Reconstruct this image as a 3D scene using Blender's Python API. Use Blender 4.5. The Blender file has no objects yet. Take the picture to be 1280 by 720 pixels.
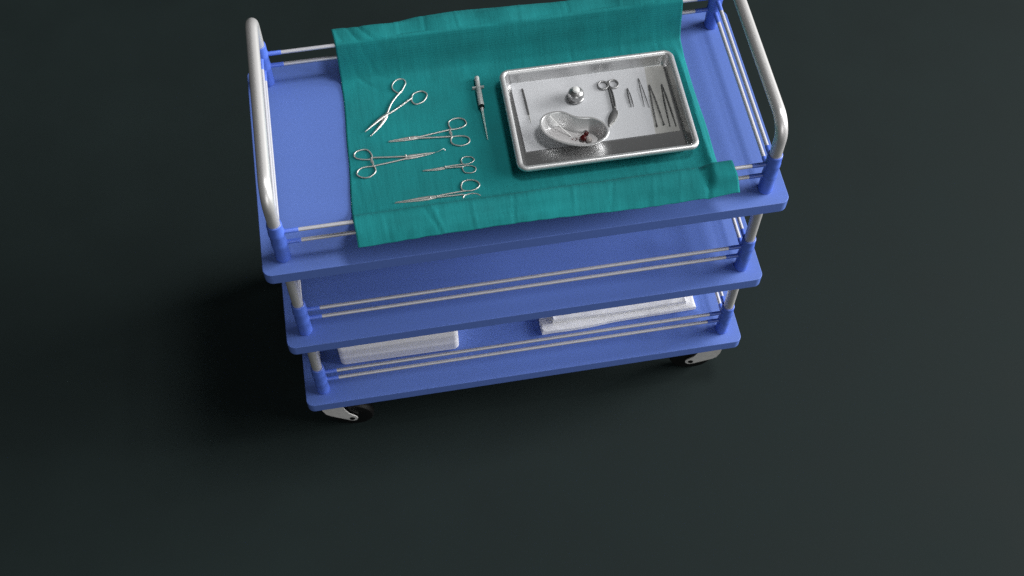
import bpy, bmesh, math, random
from mathutils import Vector, Matrix, noise
random.seed(7)
S = bpy.context.scene
C = S.collection
PI = math.pi
ZB, ZM, ZT = 0.148, 0.3997, 0.6575        # top faces of the three shelves above the floor
HX, HY, TH = 0.450, 0.2227, 0.0265
PX, PY = 0.4135, 0.189                     # posts

# ------------------------------------------------------------------ helpers
def mat(name, col, rough=0.5, metal=0.0, bump=0.0, bscale=400, var=0.0, vscale=30, **kw):
    m = bpy.data.materials.new(name); m.use_nodes = True
    n, l = m.node_tree.nodes, m.node_tree.links
    b = n['Principled BSDF']
    b.inputs['Base Color'].default_value = (*col, 1)
    b.inputs['Roughness'].default_value = rough
    b.inputs['Metallic'].default_value = metal
    for k, v in kw.items():
        b.inputs[k.replace('_', ' ')].default_value = v
    tc = n.new('ShaderNodeTexCoord')
    if var:
        t = n.new('ShaderNodeTexNoise'); t.inputs['Scale'].default_value = vscale; t.inputs['Detail'].default_value = 6
        l.new(tc.outputs['Object'], t.inputs['Vector'])
        r = n.new('ShaderNodeValToRGB')
        r.color_ramp.elements[0].position = 0.3; r.color_ramp.elements[1].position = 0.7
        r.color_ramp.elements[0].color = (*[c * (1 - var) for c in col], 1)
        r.color_ramp.elements[1].color = (*[min(1, c * (1 + var)) for c in col], 1)
        l.new(t.outputs['Fac'], r.inputs['Fac']); l.new(r.outputs['Color'], b.inputs['Base Color'])
        rr = n.new('ShaderNodeMapRange'); rr.inputs['To Min'].default_value = rough * 0.85; rr.inputs['To Max'].default_value = min(1, rough * 1.15)
        l.new(t.outputs['Fac'], rr.inputs['Value']); l.new(rr.outputs['Result'], b.inputs['Roughness'])
    if bump:
        t2 = n.new('ShaderNodeTexNoise'); t2.inputs['Scale'].default_value = bscale; t2.inputs['Detail'].default_value = 3
        l.new(tc.outputs['Object'], t2.inputs['Vector'])
        bp = n.new('ShaderNodeBump'); bp.inputs['Strength'].default_value = bump; bp.inputs['Distance'].default_value = 0.001
        l.new(t2.outputs['Fac'], bp.inputs['Height']); l.new(bp.outputs['Normal'], b.inputs['Normal'])
    return m

def weave(name, col):
    m = mat(name, col, 0.9, 0, 0, var=0.10, vscale=14, Specular_IOR_Level=0.2)
    n, l = m.node_tree.nodes, m.node_tree.links
    b = n['Principled BSDF']; tc = n.new('ShaderNodeTexCoord')
    w1 = n.new('ShaderNodeTexWave'); w1.bands_direction = 'X'; w1.inputs['Scale'].default_value = 260; w1.inputs['Distortion'].default_value = 1.5
    w2 = n.new('ShaderNodeTexWave'); w2.bands_direction = 'Y'; w2.inputs['Scale'].default_value = 260; w2.inputs['Distortion'].default_value = 1.5
    # long soft creases of the folded sheet
    mp = n.new('ShaderNodeMapping'); mp.inputs['Scale'].default_value = (60, 9, 9)
    w3 = n.new('ShaderNodeTexNoise'); w3.inputs['Scale'].default_value = 1.0; w3.inputs['Detail'].default_value = 4
    l.new(tc.outputs['Object'], mp.inputs['Vector']); l.new(mp.outputs['Vector'], w3.inputs['Vector'])
    for w in (w1, w2): l.new(tc.outputs['Object'], w.inputs['Vector'])
    a = n.new('ShaderNodeMath'); a.operation = 'ADD'
    l.new(w1.outputs['Fac'], a.inputs[0]); l.new(w2.outputs['Fac'], a.inputs[1])
    bp = n.new('ShaderNodeBump'); bp.inputs['Strength'].default_value = 0.3; bp.inputs['Distance'].default_value = 0.0004
    l.new(a.outputs[0], bp.inputs['Height'])
    b2 = n.new('ShaderNodeBump'); b2.inputs['Strength'].default_value = 0.55; b2.inputs['Distance'].default_value = 0.0022
    l.new(w3.outputs['Fac'], b2.inputs['Height']); l.new(bp.outputs['Normal'], b2.inputs['Normal'])
    l.new(b2.outputs['Normal'], b.inputs['Normal'])
    return m

BLUE = mat('blue_plastic', (0.110, 0.192, 0.555), 0.45, 0, 0.22, 900, 0.04, 400)
BLUE2 = mat('blue_socket_plastic', (0.085, 0.165, 0.62), 0.40, 0, 0.08, 900)
STEEL = mat('satin_steel', (0.72, 0.71, 0.70), 0.42, 0.6)
ROD = mat('dull_steel_rod', (0.58, 0.58, 0.62), 0.5, 0.4)
TRAYM = mat('brushed_tray_steel', (0.60, 0.60, 0.60), 0.31, 1.0)
RIMM = mat('pale_satin_rim_steel', (0.66, 0.66, 0.66), 0.42, 0.7)
INSTR = mat('instrument_steel', (0.56, 0.56, 0.53), 0.38, 0.75)
DARKI = mat('dark_instrument_steel', (0.23, 0.23, 0.23), 0.38, 0.8)
MIDI = mat('grey_instrument_steel', (0.33, 0.33, 0.33), 0.38, 0.8)
POT = mat('dark_polished_pot', (0.36, 0.36, 0.36), 0.34, 0.85)
DISH = mat('polished_dish_steel', (0.58, 0.58, 0.58), 0.38, 0.65)
DISHB = mat('dish_steel_painted_reflection', (0.58, 0.57, 0.57), 0.5, 0.3)  # dish steel again, paler so its colour carries the floor's reflection
CLOTH = weave('teal_surgical_cloth', (0.010, 0.212, 0.220))
PAPER = mat('white_lining_paper', (0.54, 0.55, 0.57), 0.85, 0, 0.35, 700)
GREYZ = mat('grey_tray_zone', (0.40, 0.40, 0.38), 0.6, 0, 0.2, 500, 0.06, 60)
FORK = mat('white_caster_metal', (0.78, 0.77, 0.75), 0.45, 0.2, 0.1, 400, 0.08, 120)
RUBBER = mat('black_rubber', (0.005, 0.005, 0.005), 0.5, 0, 0.2, 500, Specular_IOR_Level=0.3)
HUBM = mat('dark_grey_hub', (0.005, 0.005, 0.005), 0.4, Specular_IOR_Level=0.3)
PACK = mat('white_padded_paper', (0.92, 0.91, 0.92), 0.95, 0, 0.7, 500, 0.03, 420)
TOWEL = mat('white_cotton_cloth', (0.90, 0.90, 0.91), 0.95, 0, 0.3, 500, 0.05, 60)
FLOOR = mat('dark_green_grey_floor', (0.0104, 0.0176, 0.0172), 0.75, 0, 0.05, 300, 0.08, 5, Specular_IOR_Level=0.15)
BLOOD = mat('dark_blood', (0.075, 0.003, 0.004), 0.35)
COTTON = mat('greyish_cotton', (0.60, 0.56, 0.54), 0.95, 0, 0.8, 700)
GLASSY = mat('frosted_syringe_plastic', (0.50, 0.53, 0.52), 0.3, 0, 0, Transmission_Weight=0.2, IOR=1.45)
CLEARN = mat('clear_needle_sheath', (0.62, 0.80, 0.76), 0.25, 0, 0, Transmission_Weight=0.5, IOR=1.4)
WHITEP = mat('white_stopper', (0.82, 0.82, 0.80), 0.4)

def tag(o, label=None, cat=None, group=None, kind=None):
    for k, v in (('label', label), ('category', cat), ('group', group), ('kind', kind)):
        if v: o[k] = v
    return o
def empty(name, label, cat, loc=(0, 0, 0), rz=0, group=None):
    o = bpy.data.objects.new(name, None); C.objects.link(o); o.location = loc; o.rotation_euler = (0, 0, rz)
    o.empty_display_size = 0.02
    return tag(o, label, cat, group)
def obj(name, bm, m, parent=None, smooth=True, loc=None, ang=38):
    me = bpy.data.meshes.new(name)
    bmesh.ops.recalc_face_normals(bm, faces=bm.faces)
    bm.to_mesh(me); bm.free()
    me.materials.append(m)
    if smooth:
        for p in me.polygons: p.use_smooth = True
        try: me.set_sharp_from_angle(angle=math.radians(ang))
        except Exception: pass
    o = bpy.data.objects.new(name, me); C.objects.link(o)
    if parent is not None: 
        o.parent = parent
        o.location = -parent_world(parent) if loc is None else Vector(loc)
    elif loc is not None: o.location = loc
    return o
def parent_world(p):
    v = Vector((0, 0, 0))
    while p is not None: v += p.location; p = p.parent
    return v
def sub(name, bm, m, parent): return obj(name, bm, m, parent)     # meshes are in world coordinates unless loc is given

def smooth_path(P, n, closed=False):
    P = [Vector(p) for p in P]; N = len(P); out = []
    segs = N if closed else N - 1
    for i in range(segs):
        g = (lambda k: P[k % N]) if closed else (lambda k: P[max(0, min(N - 1, k))])
        a, b, c, d = g(i - 1), g(i), g(i + 1), g(i + 2)
        for j in range(n):
            t = j / n
            out.append(0.5 * ((2 * b) + (c - a) * t + (2 * a - 5 * b + 4 * c - d) * t * t + (3 * b - a - 3 * c + d) * t ** 3))
    if not closed: out.append(P[-1].copy())
    return out
def tube(bm, P, r, seg=12, up=(0, 0, 1), closed=False, flat=1.0):
    """swept tube; r a number or one per point; flat scales along the up direction"""
    P = [Vector(p) for p in P]; N = len(P); up = Vector(up); rings = []
    R = r if isinstance(r, (list, tuple)) else [r] * N
    for i in range(N):
        a = P[(i - 1) % N] if (closed or i) else P[0]
        b = P[(i + 1) % N] if (closed or i < N - 1) else P[-1]
        t = (b - a).normalized()
        s = t.cross(up)
        if s.length < 1e-4: s = t.cross(Vector((1, 0.1, 0)))
        s.normalize(); u = s.cross(t).normalized()
        rings.append([bm.verts.new(P[i] + s * math.cos(k * 2 * PI / seg) * R[i] + u * math.sin(k * 2 * PI / seg) * R[i] * flat) for k in range(seg)])
    for i in range(N if closed else N - 1):
        A, B = rings[i], rings[(i + 1) % N]
        for k in range(seg):
            bm.faces.new((A[k], A[(k + 1) % seg], B[(k + 1) % seg], B[k]))
    if not closed:
        bm.faces.new(rings[0][::-1]); bm.faces.new(rings[-1])
def lathe(bm, c, prof, seg=32, axis='Z'):
    rings = []
    for r, h in prof:
        ring = []
        for k in range(seg):
            a = 2 * PI * k / seg
            v = Vector((r * math.cos(a), r * math.sin(a), h))
            if axis == 'X': v = Vector((v.z, v.x, v.y))
            if axis == 'Y': v = Vector((v.x, v.z, v.y))
            ring.append(bm.verts.new(Vector(c) + v))
        rings.append(ring)
    for A, B in zip(rings, rings[1:]):
        for k in range(seg): bm.faces.new((A[k], A[(k + 1) % seg], B[(k + 1) % seg], B[k]))
    bm.faces.new(rings[0][::-1]); bm.faces.new(rings[-1])
def rrect(cx, cy, hx, hy, r, n=6, rot=0):
    out = []
    for (sx, sy, a0) in ((1, 1, 0), (-1, 1, 90), (-1, -1, 180), (1, -1, 270)):
        for k in range(n + 1):
            a = math.radians(a0 + 90 * k / n)
            x, y = sx * (hx - r) + r * math.cos(a), sy * (hy - r) + r * math.sin(a)
            out.append((cx + x * math.cos(rot) - y * math.sin(rot), cy + x * math.sin(rot) + y * math.cos(rot)))
    return out
def loft(bm, loops, cap0=True, cap1=True):
    L = [[bm.verts.new(p) for p in lp] for lp in loops]
    for A, B in zip(L, L[1:]):
        n = len(A)
        for k in range(n): bm.faces.new((A[k], A[(k + 1) % n], B[(k + 1) % n], B[k]))
    if cap0: bm.faces.new(L[0][::-1])
    if cap1: bm.faces.new(L[-1])
def slab(bm, hx, hy, z0, z1, r, bev=0.002, cx=0, cy=0, rot=0):
    def lp(i, z): return [(x, y, z) for x, y in rrect(cx, cy, hx - i, hy - i, max(r - i, .0005), 8, rot)]
    b = bev
    loft(bm, [lp(b, z0), lp(b * .3, z0 + b * .3), lp(0, z0 + b), lp(0, z1 - b), lp(b * .3, z1 - b * .3), lp(b, z1)])
def prism(bm, pts, z0, z1):
    loft(bm, [[(x, y, z0) for x, y in pts], [(x, y, z1) for x, y in pts]])
def ball(bm, c, r, sc=(1, 1, 1), rough=0.0, sub=3):
    v = bmesh.ops.create_icosphere(bm, subdivisions=sub, radius=r)['verts']
    for q in v:
        k = 1 + rough * noise.noise(q.co * (1.3 / r) + Vector(c) * 50)
        q.co = Vector((q.co.x * sc[0] * k, q.co.y * sc[1] * k, q.co.z * sc[2] * k)) + Vector(c)

# ------------------------------------------------------------------ floor
bm = bmesh.new()
g = [[bm.verts.new((-6 + 12 * i / 12, -6 + 12 * j / 12, -.004)) for j in range(13)] for i in range(13)]
for i in range(12):
    for j in range(12): bm.faces.new((g[i][j], g[i + 1][j], g[i + 1][j + 1], g[i][j + 1]))
tag(obj('floor', bm, FLOOR), 'plain dark green grey floor under the trolley', 'floor', kind='structure')

# ------------------------------------------------------------------ trolley
trolley = empty('trolley', 'blue three shelf medical trolley with steel push bars and swivel casters', 'trolley', (0, 0, 0))
def root_part(name, bm, m, parent=trolley, ang=38): return obj(name, bm, m, parent, ang=ang)
for z in (ZB, ZM, ZT):
    bm = bmesh.new(); slab(bm, HX, HY, z - TH, z, 0.015, 0.0010); root_part('shelf', bm, BLUE, ang=16)
RODH = (0.0435, 0.0745)
for z in (ZB, ZM, ZT):
    for sx in (-1, 1):
        for sy in (-1, 1):
            bm = bmesh.new()
            r = 0.0127
            prof = [(r * .96, 0.0002), (r * 1.02, 0.003), (r, 0.006)]
            for h in RODH: prof += [(r, h - .006), (r * 1.05, h - .004), (r * 1.05, h + .004), (r, h + .006)]
            prof += [(r, .096), (r * .97, .0995), (r * .88, .1005), (r * .80, .0995)]
            lathe(bm, (sx * PX, sy * PY, z), prof, 36)
            root_part('corner_socket', bm, BLUE2)
# posts between shelves
for z0, z1 in ((ZB + .095, ZM - TH - .0005), (ZM + .095, ZT - TH - .0005)):
    for sx in (-1, 1):
        for sy in (-1, 1):
            bm = bmesh.new(); lathe(bm, (sx * PX, sy * PY, 0), [(.0098, z0), (.0098, z1)], 32); root_part('post', bm, STEEL)
# push bars
for sx in (-1, 1):
    hz, R = ZT + .1745, .034
    P = [(sx * PX, -PY, ZT + .095), (sx * PX, -PY, hz - R)]
    for k in range(1, 9):
        a = k / 8 * PI / 2; P.append((sx * PX, -PY + R - R * math.cos(a), hz - R + R * math.sin(a)))
    for k in range(1, 20): P.append((sx * PX, -PY + R + (2 * PY - 2 * R) * k / 20, hz))
    for k in range(0, 9):
        a = k / 8 * PI / 2; P.append((sx * PX, PY - R + R * math.sin(a), hz - R + R * math.cos(a)))
    P.append((sx * PX, PY, ZT + .095))
    bm = bmesh.new(); tube(bm, P, .0104, 28, up=(1, 0, 0)); root_part('push_bar', bm, STEEL)
# guard rails round every shelf
def rail(a, b, cap=.036):
    a, b = Vector(a), Vector(b); d = (b - a).normalized(); up = (0, 0, 1)
    bm = bmesh.new(); tube(bm, [a + d * (cap - .002), b - d * (cap - .002)], .0035, 14)
    ro = root_part('guard_rail', bm, ROD)
    for p, q in ((a + d * .0115, a + d * cap), (b - d * .0115, b - d * cap)):
        bm = bmesh.new(); dd = (q - p).normalized()
        tube(bm, [p, p + dd * .003, q - dd * .001, q], [.0046, .0040, .0040, .0035], 14)
        c = obj('rail_cap', bm, BLUE2, ro)
for z in (ZB, ZM, ZT):
    for h in RODH:
        for sy in (-1, 1): rail((-PX, sy * PY, z + h), (PX, sy * PY, z + h))
        for sx in (-1, 1): rail((sx * PX, -PY, z + h), (sx * PX, PY, z + h))
# casters
def caster(x, y, ang):
    c = bpy.data.objects.new('caster', None); C.objects.link(c); c.parent = trolley
    c.location = (x, y, 0); c.rotation_euler = (0, 0, ang); c.empty_display_size = .02
    WR, ax, az = .044, .0385, .040
    L = lambda n, b, m: obj(n, b, m, c, loc=(0, 0, 0))
    bm = bmesh.new()
    lathe(bm, (ax, 0, az), [(WR * .35, -.0105), (WR * .80, -.0105), (WR * .94, -.0095), (WR, -.005), (WR, .005), (WR * .94, .0095), (WR * .80, .0105), (WR * .35, .0105)], 40, 'Y')
    w = L('wheel', bm, RUBBER)
    bm = bmesh.new()
    lathe(bm, (ax, 0, az), [(.004, -.0122), (WR * .5, -.0116), (WR * .66, -.0107), (WR * .66, .0107), (WR * .5, .0116), (.004, .0122)], 32, 'Y')
    h = bpy.data.objects.new('hub', bpy.data.meshes.new('hub')); bm.to_mesh(h.data); bm.free(); h.data.materials.append(HUBM); C.objects.link(h); h.parent = c
    prof = [(-.0195, .119), (-.0210, .098), (-.0195, .077), (-.0140, .0600), (-.0050, .0515), (.008, .0440), (.022, .0365), (.031, .0315), (.0385, .0285)]
    for k in range(1, 8):
        a = -PI / 2 + k / 7 * PI * .72; prof.append((.0385 + .0115 * math.cos(a), .040 + .0115 * math.sin(a)))
    prof += [(.034, .062), (.028, .078), (.024, .098), (.0215, .119)]
    bm = bmesh.new()
    for s in (-1, 1):
        y0, y1 = s * .0150, s * .0175
        loft(bm, [[(u, y0, v) for u, v in prof], [(u, (y0 + y1) / 2 + s * .0006, v) for u, v in prof], [(u, y1, v) for u, v in prof]])
    slab(bm, .0200, .0172, .1140, .1192, .004, .0006, .001, 0)
    f = L('fork', bm, FORK)
    bm = bmesh.new()
    lathe(bm, (ax, 0, az), [(.0045, -.0195), (.0056, -.0188), (.0056, -.0176), (.0038, -.0170), (.0038, .0170), (.0056, .0176), (.0056, .0188), (.0045, .0195)], 20, 'Y')
    L('axle', bm, HUBM)
    bm = bmesh.new(); lathe(bm, (0, 0, 0), [(.016, .1190), (.016, ZB - TH + .001)], 24); L('swivel', bm, HUBM)
for x, y, a in ((-.4045, -.1885, math.radians(-9)), (.4000, -.1890, math.radians(180 - 9)), (-.4045, .1885, math.radians(20)), (.4000, .1885, math.radians(160))):
    caster(x, y, a)

# ------------------------------------------------------------------ drape over the top shelf
def lerp_tab(T, x):
    if x <= T[0][0]: return T[0][1]
    for (a, b), (c, d) in zip(T, T[1:]):
        if x <= c:
            t = (x - a) / (c - a); t = t * t * (3 - 2 * t); return b + (d - b) * t
    return T[-1][1]
CT = 0.0016                                # lower face of the cloth above the shelf
def bumpf(x, c, w): return math.exp(-((x - c) / w) ** 2)
NX, rows = 190, []
def drape_rows(x):
    """profile across the shelf at this x: (y, height above shelf)"""
    q = min(1, max(0, (x - .300) / .016)); rise = .0105 * q * q * (3 - 2 * q) - .0035 * bumpf(x, .299, .006) + .0008 * math.sin(x * 33)
    yh = lerp_tab([(-.29, -.2290), (-.14, -.2300), (-.03, -.2300), (.21, -.2290), (.30, -.2295), (.35, -.2300)], x)
    zh = lerp_tab([(-.29, .0575), (-.14, .0640), (-.03, .0655), (.21, .0555), (.30, .0585), (.35, .0630)], x)
    fl = .0004 * math.sin(x * 140 + 2 * math.sin(x * 31))
    top = .0812 + rise
    front = [(yh + fl, zh), (-.2190 + fl, zh + .0085), (-.2080, top - .0065), (-.1985, top - .0015), (-.1895, top), (-.1800, top - .0045), (-.1680, .0610 + rise * .6), (-.1540, .0390 + rise * .3), (-.1410, .0185), (-.1290, .0060), (-.1160, CT + .0010)]
    mid = [(y, CT) for y in (-.10, -.05, 0, .05, .10)]
    wob = lerp_tab([(-.29, 0), (-.20, -.004), (-.13, .006), (-.02, .010), (.08, .004), (.35, 0)], x)
    bt = .0805 + .0015 * math.sin(x * 21 + 1) + .0016 * math.sin(x * 52)
    edge = lerp_tab([(-.29, .2395), (-.2, .2370), (-.125, .2440), (-.06, .2450), (.04, .2420), (.16, .2380), (.35, .2380)], x)
    ze = lerp_tab([(-.29, .0610), (-.2, .0580), (-.125, .0610), (-.06, .0620), (.04, .0600), (.16, .0580), (.35, .058)], x)
    back = [(.135, CT + .0001), (.152, CT + .0012), (.1630, .0085), (.1720, .0280), (.1790, .0570), (.1860, bt - .004), (.1940, bt), (.2060, bt - .0005), (.2240, bt - .006), (edge, ze)]
    return front + mid + back
def drape_x(u, y):
    """left and right outline of the sheet"""
    xl = lerp_tab([(-.22, -.2870), (-.19, -.2885), (-.127, -.2925), (.0, -.2865), (.12, -.2820), (.18, -.2820), (.24, -.2862)], y)
    xr = lerp_tab([(-.22, .3480), (-.19, .3430), (-.15, .3440), (-.12, .3453), (-.05, .3468), (.05, .3447), (.11, .3455), (.155, .3480), (.19, .3500), (.24, .3530)], y)
    return xl + (xr - xl) * u
bm = bmesh.new(); G = []
for i in range(NX + 1):
    u = i / NX; xm = -.29 + .64 * u
    pr = smooth_path([(0, y, z) for y, z in drape_rows(xm)], 5)
    col = []
    for p in pr:
        x = drape_x(u, p.y); z = p.z
        lift = min(1, max(0, (z - .003) / .03))
        flatw = 1 - lift
        # raised ripple near the right margin of the flat part, small waves elsewhere
        z += flatw * .0060 * bumpf(x, .334, .0065) * (1 if p.y < .10 else bumpf(p.y, .10, .03)) * max(0, min(1, (p.y + .16) / .03))
        if p.y > .10: z += .004 * bumpf(x, .315, .02) * bumpf(p.y, .125, .02)
        free = min(1, max(0, (-.20 - x) / .07)) + min(1, max(0, (p.y - .12) / .03)) + min(1, max(0, (-.125 - p.y) / .02))
        nz = noise.noise(Vector((x * 16, p.y * 30, 3.1))) + .5 * noise.noise(Vector((x * 55, p.y * 22, 9.2)))
        z += max(-.0002, (.0005 if p.y < 0 else .0008) * nz * min(1, free) + (.0005 * (nz + 1) if free < .1 else 0) * .0)
        # curved drag lines in the back left corner
        d = math.hypot(x + .16, p.y - .30)
        if p.y < -.165:
            fx = .303 + (p.y + .185) * .16
            z += -.0030 * bumpf(x, fx, .0042) * min(1, (-.165 - p.y) / .02)
            for f0, fs, fa, fw in ((-.152, .30, .0012, .0022), (-.160, .55, -.0010, .0026), (-.093, .05, .0011, .0020), (-.028, -.10, -.0012, .0018), (.072, -.10, .0007, .0030), (.135, -.25, -.0009, .0022), (.205, -.15, .0008, .0022), (.252, -.2, .0008, .0026), (-.235, .1, -.0007, .0030)):
                z += fa * bumpf(x, f0 - (p.y + .21) * fs, fw) * min(1, (-.165 - p.y) / .03)
        if p.y > .13:
            for f0, fs, fa, fw in ((-.172, .02, .0010, .0022), (-.120, .05, -.0009, .0030), (-.06, -.02, .0008, .0020), (.055, .03, .0009, .0020), (.14, .0, -.0009, .0028), (.235, .05, .0010, .0022), (.30, -.1, -.0008, .0030)):
                z += fa * bumpf(x, f0 + (p.y - .19) * fs, fw) * min(1, (p.y - .13) / .03)
            for dd in (.075, .094, .117):
                z += -.0016 * bumpf(math.hypot(x + .165, p.y - .245), dd, .0032) * bumpf(x, -.240, .035)
        dy = abs(abs(p.y) - PY)
        if dy < .0048: z = max(z, RODH[1] + math.sqrt(.0048 ** 2 - dy * dy) + .0004)
        col.append(bm.verts.new((x, p.y, ZT + z)))
    G.append(col)
faces = []
for i in range(NX):
    for j in range(len(G[0]) - 1): faces.append(bm.faces.new((G[i][j], G[i + 1][j], G[i + 1][j + 1], G[i][j + 1])))
bmesh.ops.recalc_face_normals(bm, faces=bm.faces)
if bm.faces[0].normal.z < 0 and bm.faces[len(bm.faces) // 2].normal.z < 0: bmesh.ops.reverse_faces(bm, faces=bm.faces)
dr = obj('surgical_drape', bm, CLOTH)
so = dr.modifiers.new('thickness', 'SOLIDIFY'); so.thickness = .0009; so.offset = 0
tag(dr, 'teal cloth drape spread over the top shelf and its guard rails', 'surgical drape')
CZ = CT + .0006                            # upper face of the cloth

# ------------------------------------------------------------------ hand instruments lying on the cloth
def instrument(name, label, cat, d, ring_r=.00130, shank=.0015, jaw=.0026, z=0, group=None, base=CZ, m=INSTR, flatjaw=.55):
    allp = [p for r in d['rings'] for p in r]
    cx = sum(p[0] for p in allp) / len(allp); cy = sum(p[1] for p in allp) / len(allp)
    t = empty(name, label, cat, (d['screw'][0], d['screw'][1], ZT + base), 0, group)
    zz = ZT + base
    for k in range(2):
        bl = d['blades'][k]; zo = zz + jaw * flatjaw + k * .0009
        P = smooth_path([(x, y, zo) for x, y in bl], 6); n = len(P)
        R = [jaw * (.12 + .78 * min(1, (i / (n - 1)) * 1.25) ** .9) * (1 if i < n - 3 else .85) for i in range(n)]
        bm = bmesh.new(); tube(bm, P, R, 10, flat=flatjaw); sub(d.get('jawname', 'jaw'), bm, m, t)
        bm = bmesh.new()
        A = smooth_path([(x, y, zz + shank + .0004 + (k * .0006)) for x, y in d['arms'][k]], 6)
        tube(bm, A, [shank * (1.05 - .15 * i / len(A)) for i in range(len(A))], 10, flat=.8); sub('shank', bm, m, t)
        bm = bmesh.new()
        Rr = smooth_path([(x, y, zz + ring_r) for x, y in d['rings'][k]], 5, True)
        tube(bm, Rr, ring_r, 10, closed=True); sub('finger_ring', bm, m, t)
    bm = bmesh.new(); sx, sy = d['screw']
    lathe(bm, (sx, sy, zz), [(.0017, .001), (.0017, .0044), (.0012, .0049)], 16); sub('screw', bm, m, t)
    if d['ratchet']:
        (x0, y0), (x1, y1) = d['ratchet']; a = Vector((x0, y0, zz + .0024)); b = Vector((x1, y1, zz + .0024))
        for k, (p, q, dx) in enumerate(((a, a.lerp(b, .6), -.0009), (b, b.lerp(a, .6), .0009))):
            bm = bmesh.new(); o = Vector((dx, 0, .0004 * k)); tube(bm, [p + o, q + o], [.0017, .0014], 8, flat=.7)
            for i in range(4):
                c = p.lerp(q, .45 + .14 * i) + o; tube(bm, [c - Vector((.0019, 0, -.0006)), c + Vector((.0019, 0, .0006))], .0004, 6)
            sub('ratchet', bm, m, t)
    return t
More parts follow.
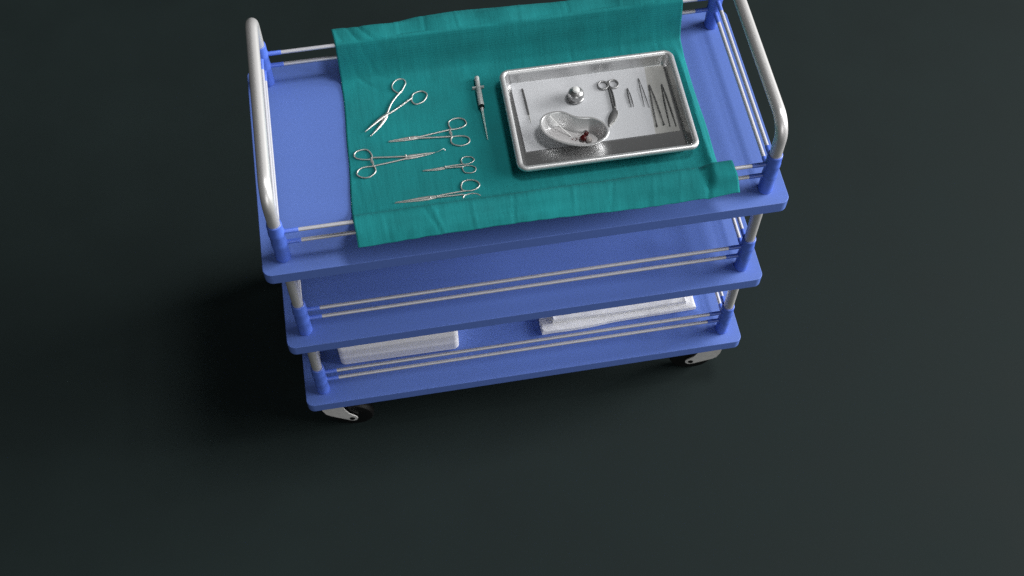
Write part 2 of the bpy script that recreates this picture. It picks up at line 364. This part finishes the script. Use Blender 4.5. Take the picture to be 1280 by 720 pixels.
DATA = {'A': {'arms': [[(-0.2120, 0.0705), (-0.2085, 0.0785), (-0.1971, 0.1015), (-0.1785, 0.1238)], [(-0.2120, 0.0735), (-0.199, 0.0800), (-0.1813, 0.0912), (-0.1603, 0.1056)]],
       'blades': [[(-0.2438, 0.0323), (-0.2335, 0.0422), (-0.2229, 0.0542), (-0.2149, 0.0656), (-0.2085, 0.0785)],
                  [(-0.2518, 0.0431), (-0.238, 0.0546), (-0.2223, 0.0669), (-0.2085, 0.0753)]],
       'ratchet': None, 'jawname': 'blade',
       'rings': [[(-0.1609, 0.1041), (-0.158, 0.1135), (-0.1488, 0.1185), (-0.1402, 0.1186), (-0.1333, 0.1126), (-0.1338, 0.105), (-0.1398, 0.0962), (-0.1471, 0.092), (-0.1558, 0.0913), (-0.1609, 0.0976)],
                 [(-0.1843, 0.1223), (-0.1911, 0.1301), (-0.1927, 0.1381), (-0.1891, 0.1464), (-0.1824, 0.1519), (-0.1737, 0.1531), (-0.1682, 0.1484), (-0.168, 0.1406), (-0.1751, 0.1274), (-0.1795, 0.1215)]],
       'screw': (-0.216, 0.0701)},
 'B': {'arms': [[(-0.1604, 0.0171), (-0.1333, 0.0205), (-0.1061, 0.0238), (-0.096, 0.0241)], [(-0.1607, 0.0146), (-0.1319, 0.0114), (-0.1056, 0.0086), (-0.1026, 0.0065)]],
       'blades': [[(-0.2136, 0.0156), (-0.1951, 0.0150), (-0.1772, 0.0150), (-0.1598, 0.0157)], [(-0.2136, 0.0165), (-0.1949, 0.0174), (-0.177, 0.0180), (-0.1597, 0.0174)]],
       'ratchet': [(-0.102, 0.0243), (-0.1037, 0.0075)],
       'rings': [[(-0.098, 0.0241), (-0.0844, 0.0252), (-0.0758, 0.0288), (-0.0724, 0.0342), (-0.0752, 0.0423), (-0.0839, 0.0472), (-0.0948, 0.0464), (-0.1021, 0.0426), (-0.1038, 0.0352), (-0.1021, 0.0282)],
                 [(-0.1047, 0.001), (-0.1018, 0.0072), (-0.0936, 0.0083), (-0.0831, 0.007), (-0.0744, 0.0026), (-0.0722, -0.0045), (-0.0765, -0.0112), (-0.0876, -0.0138), (-0.0978, -0.011), (-0.1037, -0.0058)]],
       'screw': (-0.1771, 0.0165)},
 'C': {'arms': [[(-0.1881, -0.0257), (-0.2141, -0.0289), (-0.2414, -0.0317), (-0.2444, -0.0333)], [(-0.1876, -0.0213), (-0.2157, -0.018), (-0.2437, -0.0145), (-0.2474, -0.0152)]],
       'blades': [[(-0.1361, -0.0213), (-0.1536, -0.0238), (-0.1709, -0.0250), (-0.1881, -0.0252)], [(-0.1361, -0.0209), (-0.1532, -0.0209), (-0.1705, -0.0212), (-0.1876, -0.0213)]],
       'ratchet': [(-0.246, -0.0154), (-0.2464, -0.0317)],
       'rings': [[(-0.2432, -0.0349), (-0.2428, -0.0437), (-0.2477, -0.0499), (-0.2567, -0.0545), (-0.2677, -0.0526), (-0.2748, -0.0462), (-0.2741, -0.0393), (-0.2671, -0.0335), (-0.257, -0.0317), (-0.2472, -0.0325)],
                 [(-0.2454, -0.0098), (-0.2474, -0.0024), (-0.253, 0.0048), (-0.2614, 0.0062), (-0.2717, 0.0035), (-0.2759, -0.0029), (-0.2738, -0.0095), (-0.265, -0.014), (-0.2539, -0.0164), (-0.2467, -0.0158)]],
       'screw': (-0.1873, -0.0200)},
 'D': {'arms': [[(-0.1221, -0.0541), (-0.1089, -0.0538), (-0.0949, -0.0538), (-0.0905, -0.0541)], [(-0.1216, -0.0569), (-0.1087, -0.058), (-0.0948, -0.0593), (-0.0917, -0.0587)]],
       'blades': [[(-0.1626, -0.0562), (-0.1436, -0.0577), (-0.1235, -0.0574)], [(-0.1625, -0.0556), (-0.1434, -0.0562), (-0.1232, -0.0555)]],
       'ratchet': None, 'jawname': 'blade',
       'rings': [[(-0.0933, -0.0487), (-0.0931, -0.0444), (-0.0902, -0.04), (-0.0839, -0.0388), (-0.0761, -0.0401), (-0.0715, -0.0442), (-0.0713, -0.0486), (-0.0763, -0.0526), (-0.0845, -0.0545), (-0.0905, -0.054)],
                 [(-0.0934, -0.0617), (-0.0912, -0.0583), (-0.0849, -0.0577), (-0.0773, -0.0592), (-0.0717, -0.0632), (-0.0707, -0.0676), (-0.0741, -0.073), (-0.0813, -0.0739), (-0.0897, -0.072), (-0.0929, -0.0671)]],
       'screw': (-0.1228, -0.0556)},
 'E': {'arms': [[(-0.1462, -0.1131), (-0.1246, -0.1115), (-0.1024, -0.1105), (-0.0945, -0.1104)], [(-0.146, -0.1158), (-0.1241, -0.1168), (-0.1022, -0.1177), (-0.0986, -0.1195)]],
       'blades': [[(-0.2181, -0.1151), (-0.1963, -0.1162), (-0.1719, -0.1169), (-0.1472, -0.1156)], [(-0.2173, -0.1143), (-0.1961, -0.1141), (-0.1728, -0.1133), (-0.147, -0.1136)]],
       'ratchet': None, 'jawname': 'blade',
       'rings': [[(-0.1006, -0.1069), (-0.1015, -0.0996), (-0.0977, -0.0915), (-0.0901, -0.0888), (-0.0798, -0.0897), (-0.0721, -0.095), (-0.0699, -0.1017), (-0.0748, -0.1081), (-0.0843, -0.1112), (-0.0946, -0.1103)],
                 [(-0.1021, -0.1256), (-0.0986, -0.1198), (-0.0892, -0.1175), (-0.0778, -0.1194), (-0.0711, -0.1261), (-0.0706, -0.1356), (-0.0787, -0.142), (-0.0917, -0.1422), (-0.101, -0.1359)]],
       'screw': (-0.1574, -0.1146)}}
instrument('scissors', 'steel scissors lying wide open on the teal drape', 'scissors', DATA['A'], jaw=.0040, shank=.0017, ring_r=.00135)
instrument('artery_forceps', 'steel locking forceps with tips to the left and ratchet closed, below the open scissors', 'forceps', DATA['B'], jaw=.0027, shank=.0014)
instrument('needle_holder', 'steel needle holder with finger rings at the left edge of the drape', 'needle holder', DATA['C'], jaw=.0027, shank=.0014, ring_r=.00135)
instrument('scissors', 'smallest closed scissors on the drape, between the larger forceps and scissors', 'scissors', DATA['D'], jaw=.0021, shank=.0012, ring_r=.0010)
instrument('scissors', 'long closed scissors nearest the front edge, one ring tucked into the drape', 'scissors', DATA['E'], jaw=.0029, shank=.0015)
# curved suture needle off the tips of the needle holder
bm = bmesh.new()
tube(bm, smooth_path([(-.1372, -.0215, ZT + CZ + .0022), (-.1289, -.0208, ZT + CZ + .0034), (-.1225, -.0180, ZT + CZ + .0046), (-.1192, -.0170, ZT + CZ + .0030), (-.1176, -.0192, ZT + CZ + .0009)], 6),
     [.0004] * 12 + [.0006] * 13, 8)
o = obj('suture_needle', bm, INSTR); tag(o, 'tiny curved needle at the tips of the needle holder', 'suture needle')

# syringe
sy = empty('syringe', 'clear syringe with capped thin needle lying between the forceps and the tray', 'syringe', (-.040, .07, ZT + CZ))
zc = ZT + CZ + .0051
def rodp(a, b, prof):
    a, b = Vector(a), Vector(b); bm = bmesh.new()
    tube(bm, [a.lerp(b, t) for t, r in prof], [r for t, r in prof], 20); return bm
p0, p1, p2, p3 = (-.0386, .1310, zc), (-.0396, .1030, zc), (-.0402, .0620, zc), (-.0404, .0520, zc - .001)
sub('barrel', rodp(p1, p2, [(0, .0046), (.02, .0049), (.97, .0049), (1, .0040)]), GLASSY, sy)
bm = rodp(p0, p1, [(0, .0040), (.08, .0046), (.10, .0046), (.12, .0042), (1, .0042)]); pl = sub('plunger', bm, GLASSY, sy)
bm = bmesh.new(); prism(bm, [(x - .0396, y + .1075) for x, y in rrect(0, 0, .0108, .0011, .001, 3)], zc - .0030, zc + .0022); sub('finger_flange', bm, GLASSY, sy)
bm = rodp((-.0402, .0655, zc), (-.0403, .0595, zc), [(0, .0046), (.1, .00505), (.9, .00505), (1, .0036)]); sub('stopper', bm, HUBM, sy)
bm = rodp((-.0403, .0597, zc), p3, [(0, .0030), (.4, .0026), (1, .0022)]); sub('needle_hub', bm, GLASSY, sy)
bm = rodp(p3, (-.0407, -.0080, ZT + CZ + .0022), [(0, .0021), (.3, .0017), (1, .0010)]); sub('needle_sheath', bm, CLEARN, sy)

# ------------------------------------------------------------------ instrument tray
TX, TY, TA = .1585, .0083, math.radians(-.3)
tray = None
def tl(i, z, r): return [(x, y, ZT + z) for x, y in rrect(TX, TY, .1605 - i, .1130 - i, r, 8, TA)]
bm = bmesh.new()
TZ = CZ
tray = empty('instrument_tray', 'rectangular brushed steel tray with thick rolled rim on the drape', 'tray', (TX, TY, ZT + TZ))
loft(bm, [tl(.0165, TZ, .010), tl(.0140, TZ + .0022, .012), tl(.0105, .0215, .013), tl(.0062, .0240, .014), tl(.0060, .0275, .014), tl(.0095, .0285, .012), tl(.0112, .0225, .011), tl(.0137, .0065, .009), tl(.0150, .0045, .008), tl(.0180, .0040, .006)])
obj('pan', bm, TRAYM, tray)
bm = bmesh.new(); tube(bm, [Vector(p) for p in tl(.0056, .0262, .0125)], .0054, 16, closed=True, flat=.9); obj('rolled_rim', bm, RIMM, tray)
FZ = .0040
bm = bmesh.new(); prism(bm, [(.2480, .1085), (.3015, .1065), (.2975, -.0458), (.2380, -.0462)], ZT + FZ + .0001, ZT + FZ + .0006)  # grey zone at the right of the tray floor, modelled as a thin flat strip
o = obj('grey_strip', bm, GREYZ, smooth=False); tag(o, 'narrow grey strip in the tray under the two longest tweezers', 'lining sheet')
bm = bmesh.new(); prism(bm, [(.0190, .1080), (.2668, .1062), (.2530, -.0464), (.0212, -.0473)], ZT + FZ + .0007, ZT + FZ + .0013)
o = obj('lining_paper', bm, PAPER, smooth=False); tag(o, 'large white paper lining most of the steel tray', 'lining paper')
PZ = FZ + .0014

# kidney dish
RIM = [(0.0534, -0.0087), (0.0594, 0.0029), (0.0706, 0.0094), (0.0876, 0.0105), (0.0981, 0.0069), (0.1079, -0.0004), (0.1168, -0.0061), (0.1295, -0.0096), (0.1414, -0.0116), (0.1524, -0.0177), (0.1615, -0.0276),
       (0.1659, -0.0387), (0.165, -0.0482), (0.1585, -0.0581), (0.1448, -0.0654), (0.1288, -0.0682), (0.1115, -0.0666), (0.0908, -0.0597), (0.0741, -0.0494), (0.06, -0.036), (0.0537, -0.0226)]
rim = smooth_path([(x, y, 0) for x, y in RIM], 5, True); NR = len(rim)
def inset(d):
    out = []
    for i in range(NR):
        t = (rim[(i + 2) % NR] - rim[i - 2]).normalized(); nrm = Vector((t.y, -t.x, 0))
        out.append(rim[i] + nrm * d)
    return out
ctr = sum(rim, Vector()) / NR
sgn = 1 if (inset(.005)[0] - ctr).length < (rim[0] - ctr).length else -1
def kl(d, z): return [(p.x, p.y, ZT + z) for p in inset(d * sgn)]
bm = bmesh.new()
loft(bm, [kl(.0185, PZ), kl(.0165, PZ + .0008), kl(.0090, .0140), kl(.0030, .0262), kl(-.0008, .0294), kl(-.0020, .0302), kl(-.0022, .0311), kl(-.0014, .0318), kl(.0014, .0318), kl(.0022, .0310), kl(.0028, .0292), kl(.0052, .0240), kl(.0105, .0140), kl(.0140, .0095), kl(.0165, .0074), kl(.0185, .0070)])
dish = obj('kidney_dish', bm, DISH); tag(dish, 'kidney shaped steel dish in the tray, spotted with blood', 'kidney dish')
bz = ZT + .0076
bm = bmesh.new(); loft(bm, [kl(.0168, .0071), kl(.0165, .0075), kl(.0172, .0077)]); obj('dish_floor_reflection', bm, DISHB, dish)  # added paler disc on the dish floor, reflected light put into its colour
bm = bmesh.new()
for i, (x, y) in enumerate([(0.1049, -0.0349), (0.108, -0.0334), (0.1063, -0.0363), (0.1121, -0.0354), (0.1139, -0.0344), (0.1127, -0.0376), (0.1189, -0.0290), (0.115, -0.0364), (.1172, -.0392), (.1100, -.0392), (.1188, -.0345)]):
    ball(bm, (x, y, bz + .0002), random.uniform(.0008, .0013), (1.2, 1, .4), .3, 1)
o = obj('blood_spots', bm, BLOOD, dish); o['kind'] = 'stuff'
bm = bmesh.new(); tube(bm, [(.0722, .0060, ZT + .0292), (.0870, -.0115, ZT + .0190), (.1048, -.0300, ZT + .0088)], .0009, 8)
sw = obj('applicator_stick', bm, WHITEP); tag(sw, 'thin white stick leaning inside the kidney dish', 'stick')
bm = bmesh.new(); ball(bm, (.1247, -.0395, bz + .0050), .0063, (1, 1, .85), .22)
o = obj('cotton_ball', bm, BLOOD); tag(o, 'larger dark red blood soaked cotton ball in the kidney dish', 'cotton ball')
bm = bmesh.new(); ball(bm, (.1312, -.0305, bz + .0040), .0042, (1.1, .9, .9), .25)
o = obj('cotton_ball', bm, BLOOD); tag(o, 'smallest dark red ball at the back of the cluster in the dish', 'cotton ball')
bm = bmesh.new(); ball(bm, (.1338, -.0445, bz + .0046), .0055, (1, 1, .88), .15)
o = obj('cotton_ball', bm, COTTON); tag(o, 'greyish white cotton ball beside the blood soaked ones', 'cotton ball')

# small round bottle
vb = empty('medicine_bottle', 'squat round grey bottle with white stopper standing on the tray paper', 'bottle', (.1290, .0560, ZT + PZ))
bm = bmesh.new()
lathe(bm, (.1290, .0545, ZT + PZ), [(.0124, 0), (.0142, .0012), (.0147, .0036), (.0146, .0052), (.0136, .0062), (.0145, .0078), (.0149, .0125), (.0138, .0172), (.0108, .0205), (.0068, .0220), (.0060, .0226), (.0052, .0228)], 36)
sub('bottle_body', bm, POT, vb)
bm = bmesh.new()
lathe(bm, (.1290, .0545, ZT + PZ), [(.0056, .0222), (.0062, .0230), (.0062, .0262), (.0054, .0275), (.0030, .0282), (.0008, .0284)], 28)
sub('stopper', bm, WHITEP, vb)

# scalpel like probe
sc = empty('scalpel', 'slim steel scalpel handle with thin tip by the far tray end', 'scalpel', (.0397, .05, ZT + PZ))
bm = bmesh.new(); tube(bm, [(.0385, .0915, ZT + PZ + .0014), (.0391, .0600, ZT + PZ + .0014), (.0397, .0318, ZT + PZ + .0014)], [.0018, .0022, .0017], 10, flat=.6); sub('handle', bm, DARKI, sc)
bm = bmesh.new(); tube(bm, [(.0397, .0322, ZT + PZ + .0012), (.0403, .0200, ZT + PZ + .0011), (.0404, .0125, ZT + PZ + .0007)], [.0009, .0008, .0003], 8, flat=.6); sub('tip', bm, INSTR, sc)

# bent bandage scissors
bs = empty('bandage_scissors', 'bent scissors with broad leaf shaped blade inside the tray', 'scissors', (.194, .045, ZT + PZ))
z1 = ZT + PZ + .0019
for cxr, cyr, pa in ((.1832, .0745, [(.1905, .0690), (.1925, .0620), (.1921, .0380), (.1920, .0180)]), (.2025, .0745, [(.1948, .0830), (.1945, .0690), (.1968, .0560), (.1962, .0320), (.1946, .0180)])):
    bm = bmesh.new()
    tube(bm, [(cxr + .0088 * math.cos(a), cyr + .0092 * math.sin(a), z1) for a in [k * 2 * PI / 28 for k in range(28)]], .0017, 10, closed=True); sub('finger_ring', bm, MIDI, bs)
    bm = bmesh.new(); tube(bm, smooth_path([(x, y, z1) for x, y in pa], 6), .0016, 10); sub('shank', bm, DARKI, bs)
BL = [(0.1933, 0.0212), (0.1965, 0.0136), (0.1944, 0.0039), (0.1861, -0.0088), (0.1755, -0.0182), (0.1747, -0.0111), (0.1785, 0.0023), (0.1863, 0.0142)]
out = [(p.x, p.y) for p in smooth_path([(x, y, 0) for x, y in BL], 4, True)]
bx = sum(p[0] for p in out) / len(out); by = sum(p[1] for p in out) / len(out)
def sl(f, z): return [(bx + (x - bx) * f, by + (y - by) * f, ZT + PZ + z) for x, y in out]
bm = bmesh.new(); loft(bm, [sl(.97, .0003), sl(1, .0012), sl(.95, .0024), sl(.80, .0030)]); sub('blade', bm, DARKI, bs)
bm = bmesh.new(); tube(bm, smooth_path([(.1972, .0140, z1), (.1952, .0035, z1), (.1868, -.0092, z1), (.1758, -.0190, z1 - .0008)], 5), .0008, 8); sub('blade', bm, INSTR, bs)
bm = bmesh.new(); lathe(bm, (.1933, .0215, ZT + PZ), [(.0022, .0005), (.0022, .0045), (.0014, .0050)], 14); sub('screw', bm, DARKI, bs)

# tweezers
TW = [('shortest dark tweezers, beside the leaf blade scissors in the tray', [(0.2255, 0.0612), (0.2233, 0.0184), (0.2281, 0.0182)], .0008, DARKI),
      ('thin needle like tweezers lying at the edge of the white paper', [(0.2503, 0.0806), (0.2469, 0.015), (0.2550, 0.012)], .00055, DARKI),
      ('long dark tweezers with broad toes on the grey strip', [(0.2663, 0.0623), (0.2592, -0.0325), (0.2725, -0.0307)], .00095, DARKI),
      ('long dark tweezers nearest the far tray wall, plain pointed tips', [(0.2889, 0.0605), (0.2822, -0.0354), (0.293, -0.0362)], .00085, DARKI)]
for i, (lab, (a, l1, l2), r, m) in enumerate(TW):
    t = empty('tweezers', lab, 'tweezers', (a[0], a[1], ZT + PZ), 0, 'tweezers laid out in the steel tray')
    zt = ZT + PZ + .0011
    for l in (l1, l2):
        s = 1 if l[0] > (l1[0] + l2[0]) / 2 else -1
        m1 = (a[0] * .65 + l[0] * .35 + s * r * 1.2, a[1] * .65 + l[1] * .35); m2 = (a[0] * .3 + l[0] * .7 + s * r * .8, a[1] * .3 + l[1] * .7)
        P = smooth_path([(a[0] + s * r * .4, a[1], zt), (*m1, zt + .001), (*m2, zt + .0006), (*l, zt)], 5)
        n = len(P); R = [r * (1.1 if k < 3 else (1.25 if .2 < k / n < .7 else .8)) for k in range(n)]
        if i == 2: R[-2] = r * 1.5; R[-1] = r * 1.7
        bm = bmesh.new(); tube(bm, P, R, 8, flat=.8); sub('arm', bm, m, t)

# ------------------------------------------------------------------ things on the bottom shelf
bm = bmesh.new()
slab(bm, .122, .085, ZB + .0002, ZB + .078, .011, .006, -.2505, -.0590, math.radians(-.4))
o = obj('white_pack', bm, PACK); tag(o, 'thick white padded block on the bottom shelf beside the flat folded cloths', 'pack')
def soft(name, cx, cy, hx, hy, z0, h, rot, amp, seed, label, cat, grp):
    bm = bmesh.new(); nx, ny = 60, 36; top = []; bot = []
    def P(i, j, zz):
        x, y = -hx + 2 * hx * i / nx, -hy + 2 * hy * j / ny
        dx = amp * noise.noise(Vector((seed, y * 25, 0))); dy = amp * (noise.noise(Vector((x * 9, seed, 1))))
        x, y = x + dx * .4, y + dy
        return Vector((cx + x * math.cos(rot) - y * math.sin(rot), cy + x * math.sin(rot) + y * math.cos(rot), zz))
    levels = [(0, .002), (.15, .0), (.42, .0), (.5, .0016), (.58, .0), (.86, .0), (1, .0025)]
    loops = []
    ring = [(i, 0) for i in range(nx)] + [(nx, j) for j in range(ny)] + [(i, ny) for i in range(nx, 0, -1)] + [(0, j) for j in range(ny, 0, -1)]
    for f, ins in levels:
        lp = []
        for i, j in ring:
            p = P(i, j, z0 + h * f); c = Vector((cx, cy, p.z)); d = (c - p).normalized(); lp.append(p + d * ins)
        loops.append([bm.verts.new(p) for p in lp])
    for A, B in zip(loops, loops[1:]):
        n = len(A)
        for k in range(n): bm.faces.new((A[k], A[(k + 1) % n], B[(k + 1) % n], B[k]))
    bm.faces.new(loops[0][::-1])
    idx = {r: loops[-1][k] for k, r in enumerate(ring)}
    for i in range(1, nx):
        for j in range(1, ny):
            p = P(i, j, z0 + h + .0012 * noise.noise(Vector((i * .15, j * .2, seed)))); idx[(i, j)] = bm.verts.new(p)
    for i in range(nx):
        for j in range(ny): bm.faces.new((idx[(i, j)], idx[(i + 1, j)], idx[(i + 1, j + 1)], idx[(i, j + 1)]))
    o = obj(name, bm, TOWEL); return tag(o, label, cat, grp)
soft('folded_cloth', .2055, -.0610, .1640, .0770, ZB + .0002, .0125, math.radians(1.9), .004, 2.3, 'wider flat white cloth lying directly on the bottom shelf', 'folded cloth', 'folded white cloths on the bottom shelf')
soft('folded_cloth', .2105, -.0610, .1415, .0645, ZB + .0136, .0130, math.radians(-.2), .0022, 7.7, 'smaller folded white cloth stacked on top of the wider one', 'folded cloth', 'folded white cloths on the bottom shelf')

# ------------------------------------------------------------------ light
w = bpy.data.worlds.new('World'); S.world = w; w.use_nodes = True
bg = w.node_tree.nodes['Background']; bg.inputs['Color'].default_value = (.95, .98, 1, 1); bg.inputs['Strength'].default_value = WORLD if 'WORLD' in globals() else 0.045
def area(name, loc, target, size, power, col=(1, 1, 1)):
    l = bpy.data.lights.new(name, 'AREA'); l.shape = 'RECTANGLE'; l.size, l.size_y = size; l.energy = power; l.color = col
    o = bpy.data.objects.new(name, l); C.objects.link(o); o.location = loc
    o.rotation_euler = (Vector(target) - Vector(loc)).to_track_quat('-Z', 'Y').to_euler()
    return o
def softbox(name, az, el, d, size, power, col=(1, 1, 1)):
    a, e = math.radians(az), math.radians(el)
    return area(name, (d * math.cos(a) * math.cos(e), d * math.sin(a) * math.cos(e), .4 + d * math.sin(e)), (0, 0, .4), (size, size), power, col)
softbox('softbox_right_low', 4, 15.5, 16, 6.0, 3250)
softbox('softbox_right_high', 6, 71, 10, 1.9, 360)
softbox('softbox_front_right', -16, 30, 10, 3.6, 490)
softbox('softbox_front', -88, 25, 10, 4, 215)

# ------------------------------------------------------------------ camera
cam = bpy.data.cameras.new('Camera'); co = bpy.data.objects.new('Camera', cam); C.objects.link(co)
co.location = (-.2212, -1.3161, 2.4055); co.rotation_euler = (.5279, -.0012, -.1680)
cam.sensor_width = 36; cam.lens = 36 * 1542.249 / 1280; cam.clip_start = .05; cam.clip_end = 60
S.camera = co
S.view_settings.view_transform = 'Standard'; S.view_settings.look = 'None'; S.view_settings.exposure = 0; S.view_settings.gamma = 1
S.cycles.use_denoising = False
